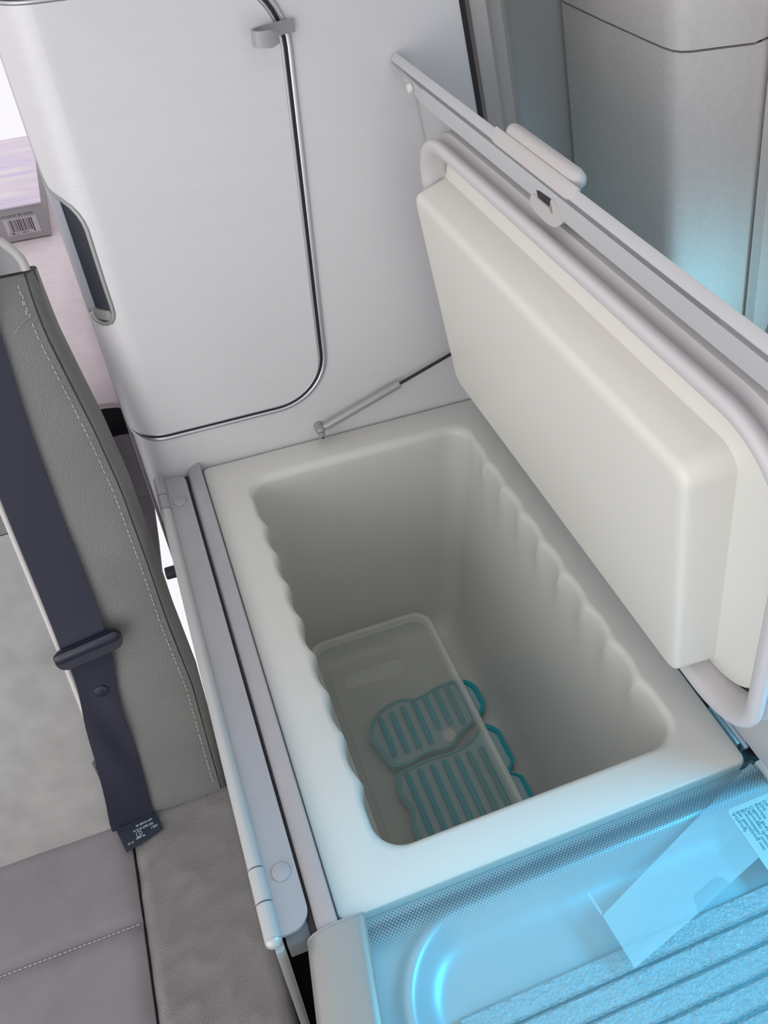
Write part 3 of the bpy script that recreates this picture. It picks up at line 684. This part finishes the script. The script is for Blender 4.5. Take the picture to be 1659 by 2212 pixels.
# centre of the backrest: leather shoulder above, suede below
def centre(h0, h1, dd, n=14):
    rows = []
    for k in range(n + 1):
        h = h0 + (h1 - h0) * k / n; row = []
        for q in range(13):
            x = -0.2345 - 0.50 * q / 12; e_ = min(1, q / 1.0); ed = min(1, (k / n) / .06, (1 - k / n) / .06)
            row.append(B(x, h, dd * (0.3 + 0.7 * e_) * (0.55 + 0.45 * ed) + 0.0015 * noise.noise(V((x * 18, h * 15, 5)))))
        rows.append(row)
    return loft(rows, False, False, False)
v, f = centre(-0.022, 0.4765, 0.004); mk('suede_panel', v, f, suede, bn)
v, f = centre(0.4775, 0.76, 0.004); mk('shoulder_panel', v, f, leather, bn)
v, f = tube([B(-0.2310 - 0.002 * (h < 0.2), h, 0.001) for h in (-0.02, 0.15, 0.30, 0.45, 0.60, 0.75)], 0.0042, 10); mk('piping', v, f, piping, bn)
# stitching: rows of short raised threads
def stitches(name, pts, step, length, r, m_, parent, kind=True):
    path = [V(p) for p in pts]; parts = []; acc = 0.0
    for a, b in zip(path, path[1:]):
        L = (b - a).length; d = (b - a).normalized(); s = acc
        while s < L - length:
            parts.append(tube([a + d * s, a + d * (s + length)], r, 5)); s += step
        acc = s - L if s > L else 0
    v, f = join_geo(parts); o = mk(name, v, f, m_, parent); o['kind'] = 'stuff'; return o
stitches('stitching', [B(xe(h) - 0.0075, h, 0.0042 + 0.0006 - 0.02 * max(0, (h - 0.70) / 0.054) ** 2 - 0.001) for h in [0.02 + 0.715 * k / 30 for k in range(31)]], 0.0068, 0.0046, 0.00055, thread, bn)
stitches('top_stitching', [B(-0.1330, h, 0.0058 - 0.02 * max(0, (h - 0.70) / 0.054) ** 2) for h in (0.715, 0.725, 0.735, 0.745, 0.750)], 0.0068, 0.0046, 0.00055, thread, bn)
v, f = tube(catmull([B(a, b, 0.0045) for a, b in ((-0.128, 0.715), (-0.143, 0.706), (-0.156, 0.692), (-0.166, 0.672), (-0.180, 0.664), (-0.228, 0.660))], 5), 0.0005, 6); mk('seam', v, f, grey_dark, bn)
# padded headrest guide at the shoulder
cap_o = [(-0.20, 0.757), (-0.1270, 0.757), (-0.1215, 0.760), (-0.1225, 0.768), (-0.1290, 0.780), (-0.1380, 0.790), (-0.150, 0.797), (-0.20, 0.805)]
hc = bmobj('shoulder_cap', extrude(cap_o, lambda a, b: B(a, b, -0.06), lambda a, b: B(a, b, -0.016)), grey_dark, bn)
rim = catmull([B(-0.1215, 0.757, -0.018), B(-0.1225, 0.768, -0.018), B(-0.1290, 0.780, -0.018), B(-0.1380, 0.790, -0.018), B(-0.150, 0.797, -0.018), B(-0.20, 0.805, -0.018)], 4)
v, f = tube(rim, 0.0050, 10); mk('cap_rim', v, f, handle_mat, bn)
# seat cushion
def cush(x0, x1, y0, y1, top, puff, nx, ny, wrk, seed):
    vv = []; ff = []
    for i in range(nx + 1):
        for j in range(ny + 1):
            a = i / nx; b = j / ny; x = x0 + (x1 - x0) * a; y = y0 + (y1 - y0) * b
            ea = min(1, a * (x1 - x0) / 0.02, (1 - a) * (x1 - x0) / 0.02); eb = min(1, b * (y1 - y0) / 0.03, (1 - b) * (y1 - y0) / 0.015)
            z = top - puff * (1 - math.sqrt(max(0, 1 - (1 - ea) ** 2))) - puff * (1 - math.sqrt(max(0, 1 - (1 - eb) ** 2)))
            if wrk:
                r_ = noise.noise(V((x * 9 + y * 16, y * 26 - x * 22, seed))); z += wrk * (-abs(r_) * 2.0)
            vv.append((x, y, z))
    n0 = len(vv)
    for i in range(nx):
        for j in range(ny): q = i * (ny + 1) + j; ff.append((q, q + 1, q + ny + 2, q + ny + 1))
    loop = [i * (ny + 1) for i in range(nx + 1)] + [nx * (ny + 1) + j for j in range(1, ny + 1)] + [i * (ny + 1) + ny for i in range(nx - 1, -1, -1)] + [j for j in range(ny - 1, 0, -1)]
    low = []
    for q in loop: vv.append((vv[q][0], vv[q][1], top - 0.11)); low.append(len(vv) - 1)
    m = len(loop)
    for k in range(m): ff.append((loop[k], loop[(k + 1) % m], low[(k + 1) % m], low[k]))
    return vv, ff
v, f = cush(-0.2335, -0.074, -0.86, -0.238, -0.398, 0.016, 50, 120, 0.0028, 4.2); mk('seat_side', v, f, leather_warm, bn)
v, f = cush(-0.80, -0.2345, -0.3895, -0.240, -0.400, 0.006, 60, 16, 0.0, 1); mk('seat_panel', v, f, suede_seat, bn)
v, f = cush(-0.80, -0.2345, -0.86, -0.3885, -0.400, 0.006, 60, 40, 0.0, 2); mk('seat_panel', v, f, suede_seat, bn)
stitches('seat_stitching', [(-0.238 - 0.05 * k, -0.394, -0.4005) for k in range(9)], 0.0062, 0.0040, 0.0006, thread, bn)
bmobj('bench_base', box(-0.85, -0.085, -0.82, -0.14, -0.90, -0.50), black, bn, False)  # black colour stands in for the shade beside the bench
tg = [(-0.2475, 0.122), (-0.2460, 0.0725), (-0.2280, 0.0725), (-0.2280, 0.128)]
bmobj('brand_tag', extrude(tg, lambda a, b: B(a, b, 0.0045), lambda a, b: B(a, b, 0.0058)), tag_mat, bn, False)
text_mesh('tag_text', 'OCEAN', 0.0125, lambda a, b: B(-0.2455 + b * 1.0, 0.117 - a, 0.0060), tag_print, bn, 0.0002)

# ================================================================== SEAT BELT
sb = thing('seat_belt', 'dark navy seat belt webbing lying over the grey backrest', 'seat belt', (-0.2, -0.2, -0.40))
spine = [(0.80, -0.2210, -0.1620, 0.010), (0.70, -0.2215, -0.1640, 0.0105), (0.615, -0.2235, -0.1690, 0.0105), (0.506, -0.2265, -0.1705, 0.011), (0.41, -0.2265, -0.1690, 0.012), (0.345, -0.2265, -0.1690, 0.015), (0.315, -0.2260, -0.1690, 0.020), (0.295, -0.2245, -0.1715, 0.018), (0.27, -0.2255, -0.1735, 0.013),
         (0.235, -0.2290, -0.1800, 0.011), (0.19, -0.2355, -0.1860, 0.0115), (0.15, -0.2400, -0.1868, 0.0105), (0.107, -0.2440, -0.1880, 0.010), (0.06, -0.2490, -0.1920, 0.0100), (0.012, -0.2565, -0.1960, 0.0090), (-0.010, -0.2570, -0.1965, 0.008)]
sp_ = catmull([(a, b, c) for a, b, c, d in spine], 5); dp = catmull([(a, d, 0) for a, b, c, d in spine], 5)
rings = []
for p_, q_ in zip(sp_, dp):
    h, xl, xr = p_; d = q_.y; ring = []
    wig = 0.0025 * max(0, 1 - abs(h - 0.14) / 0.13)
    cols = [(k / 8) for k in range(9)]
    up = [B(xl + (xr - xl) * t, h, d + 0.0009 + wig * math.sin(t * 7 + h * 40)) for t in cols]; dn = [B(xl + (xr - xl) * t, h, d - 0.0005 + wig * math.sin(t * 7 + h * 40)) for t in reversed(cols)]
    rings.append(up + dn)
v, f = loft(rings); mk('webbing', v, f, webbing, sb)
# sliding tongue with a slot the webbing runs through
tx = V((1, 0, 0)); 
def TG(a, b, d): return B(-0.194 + a * 0.985 - b * 0.10, 0.307 + b + a * 0.14, 0.024 + d)
bm = extrude(rrect(-0.0435, 0.0435, -0.0145, 0.0145, 0.0135, 6), lambda a, b: TG(a, b, -0.0035), lambda a, b: TG(a, b, 0.002))
tgo = bmobj('tongue', bm, tongue_mat, sb)
rings = [[TG(a, b * k + 0.006, d) for a, b in rrect(-0.0430 + (1 - k) * .01, 0.0430 - (1 - k) * .01, -0.0075, 0.0075, 0.0070, 6)] for k, d in ((1, 0.001), (1, 0.004), (0.9, 0.0062), (0.6, 0.0074))]
v, f = loft(rings); mk('tongue_bar', v, f, tongue_mat, sb)
v, f = disc(B(-0.2005, 0.2345, 0.012), BN, 0.0088, 0.0022, 24); mk('stop_button', v, f, tongue_mat, sb)
v, f = disc(B(-0.2005, 0.2345, 0.0140), BN, 0.0030, 0.0010, 16); mk('stop_button_centre', v, f, webbing, sb)
# sewn care label lying on the cushion
LO = V((-0.2510, -0.2560, -0.3925)); LX = V((0.057, 0.005, 0.0)); LY = V((0.0105, -0.0385, 0.0))
def LBL(a, b, d=0.0): return LO + LX * a + LY * b + V((0, 0, d - 0.0030 * (b - 0.4) ** 2))
vv = []; ff = []
for i in range(9):
    for j in range(7): vv.append(LBL(i / 8 + (0.08 if False else 0), j / 6 * (1 - 0.28 * (i / 8) ** 1.5), 0.0))
for i in range(8):
    for j in range(6): a = i * 7 + j; ff.append((a, a + 1, a + 8, a + 7))
n0 = len(vv); vv += [V(p) - V((0, 0, 0.0008)) for p in vv]; ff += [tuple(reversed([q + n0 for q in t])) for t in ff]
mk('care_label', vv, ff, label_mat, sb)
tl = V((-0.2430, 0.0, 0.0))
def on_label(x0, y0, ang, size):
    ca_, sa_ = math.cos(ang), math.sin(ang)
    return lambda a, b: V((x0 + a * ca_ - b * sa_, y0 + a * sa_ + b * ca_, -0.3912))
for s_, x0, y0, sz in (('669 DABR 00', -0.1995, -0.2590, 0.0042), ('7E7.857.815.A', -0.1985, -0.2650, 0.0050), ('AEU', -0.1935, -0.2705, 0.0050), ('PE 100%', -0.2120, -0.2790, 0.0038), ('01 06', -0.2290, -0.2835, 0.0036)):
    text_mesh('label_print', s_, sz, on_label(x0, y0, math.pi + 0.12, sz), print_white, sb, 0.00012)
ringp = [(-0.2195 + 0.0040 * math.cos(t), -0.2760 + 0.0040 * math.sin(t), -0.3912) for t in [2 * math.pi * k / 24 for k in range(25)]]
v, f = tube(ringp, 0.0005, 6, False); mk('approval_mark', v, f, print_white, sb)
text_mesh('approval_letter', 'E', 0.0052, on_label(-0.2180, -0.2742, math.pi + 0.12, 0.005), print_white, sb, 0.0001)

# ================================================================== BEHIND THE BENCH
mt = thing('mattress', 'pale pinkish-grey padded mattress behind the bench, beside the wardrobe', 'mattress', (-0.4, 0.9, -0.05))
def mring(x, g):
    pr = []
    for y, z in ((1.12, -0.018), (1.12, 0.05), (0.70, 0.05), (0.50, 0.050), (0.40, 0.048), (0.31, 0.043), (0.245, 0.033), (0.212, 0.018), (0.200, 0.003), (0.205, -0.010), (0.235, -0.018)): pr.append(V((x, y + g * 0.6 * (y < 0.6), z - g)))
    return pr
v, f = loft([mring(x, g) for x, g in ((-1.1, 0), (-0.6, 0), (-0.3, 0), (-0.15, 0), (-0.11, 0.002), (-0.092, 0.008), (-0.0815, 0.02))]); mk('mattress_pad', v, f, mattress_mat, mt)
# carton with pastel printed lid
bx = thing('carton', 'flat grey carton with a barcode side and a pastel lilac lid, on the mattress', 'carton', (-0.3, 0.85, 0.052))
bmobj('carton_body', box(-0.62, -0.1375, 0.702, 1.06, 0.0525, 0.1130, 0.0015), card, bx)
bmobj('printed_lid', box(-0.621, -0.1372, 0.700, 1.061, 0.1132, 0.1165, 0.001), art, bx)
lb_ = bmobj('barcode_label', box(-0.2120, -0.1530, 0.7008, 0.7018, 0.0640, 0.0950), sticker, bx, False)
bars = []; xx = -0.2040; random.seed(3)
while xx < -0.1640:
    w_ = random.choice((0.0007, 0.0007, 0.0012, 0.0018)); bars.append((xx, w_)); xx += w_ + random.choice((0.0008, 0.0010, 0.0016))
v_, f_ = [], []
for i, (x0, w_) in enumerate(bars):
    zb = 0.0660 if i in (0, 1, len(bars) // 2, len(bars) - 1) else 0.0705
    n = len(v_); v_ += [(x0, 0.7006, zb), (x0 + w_, 0.7006, zb), (x0 + w_, 0.7006, 0.0925), (x0, 0.7006, 0.0925)]; f_.append((n, n + 1, n + 2, n + 3))
o = mk('barcode_bars', v_, f_, ink, bx, False); o['kind'] = 'stuff'
text_mesh('carton_print', 'LOT:1024-07  REF: 054034', 0.0052, lambda a, b: V((-0.2150 + a, 0.7006, 0.0985 + b)), ink, bx)
text_mesh('barcode_digits', '7  880123  204950  >', 0.0046, lambda a, b: V((-0.2085 + a, 0.7006, 0.0655 + b)), ink, bx)
# ribbed cloth hanging below the mattress
cl = thing('ribbed_blanket', 'lilac-grey ribbed cloth hanging in the gap between bench and wardrobe', 'blanket', (-0.11, 0.24, -0.3))
def cloth(x0, x1, z0f, z1, y, n=60, m=24, fold=0.0, slant=0.0):
    vv = []; ff = []
    for i in range(n + 1):
        x = x0 + (x1 - x0) * i / n
        for j in range(m + 1):
            z = z1 + (z0f(x) - z1) * j / m
            xs = x - slant * (z1 - z) * (i / n)
            vv.append((xs, y + 0.0012 * math.sin(x * 1500) + 0.01 * noise.noise(V((x * 14, z * 10, 3))) + fold * (z1 - z), z))
    for i in range(n):
        for j in range(m): a = i * (m + 1) + j; ff.append((a, a + 1, a + m + 2, a + m + 1))
    return vv, ff
bmobj('gap_shade_board', box(-1.1, -0.084, 0.262, 0.275, -0.13, -0.020), black, bn, False)  # black sheet added as the shade under the mattress
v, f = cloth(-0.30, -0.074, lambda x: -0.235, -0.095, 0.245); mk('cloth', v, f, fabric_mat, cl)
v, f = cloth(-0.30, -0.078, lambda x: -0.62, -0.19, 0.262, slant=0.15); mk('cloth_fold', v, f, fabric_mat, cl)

# look of parts that differ from the rest of their thing
for o in bpy.data.objects:
    t = {'warning_label': 'pale label with mirrored dark lettering under the glass', 'printed_lid': 'pastel lilac printed lid', 'care_label': 'dark woven label with pale lettering',
         'liner': 'cream plastic lid liner', 'piston_rod': 'black piston rod', 'suede_panel': 'pale grey suede panel', 'handle_hollow': 'dark hollow of the door handle'}.get(o.name)
    if t: o['label'] = t
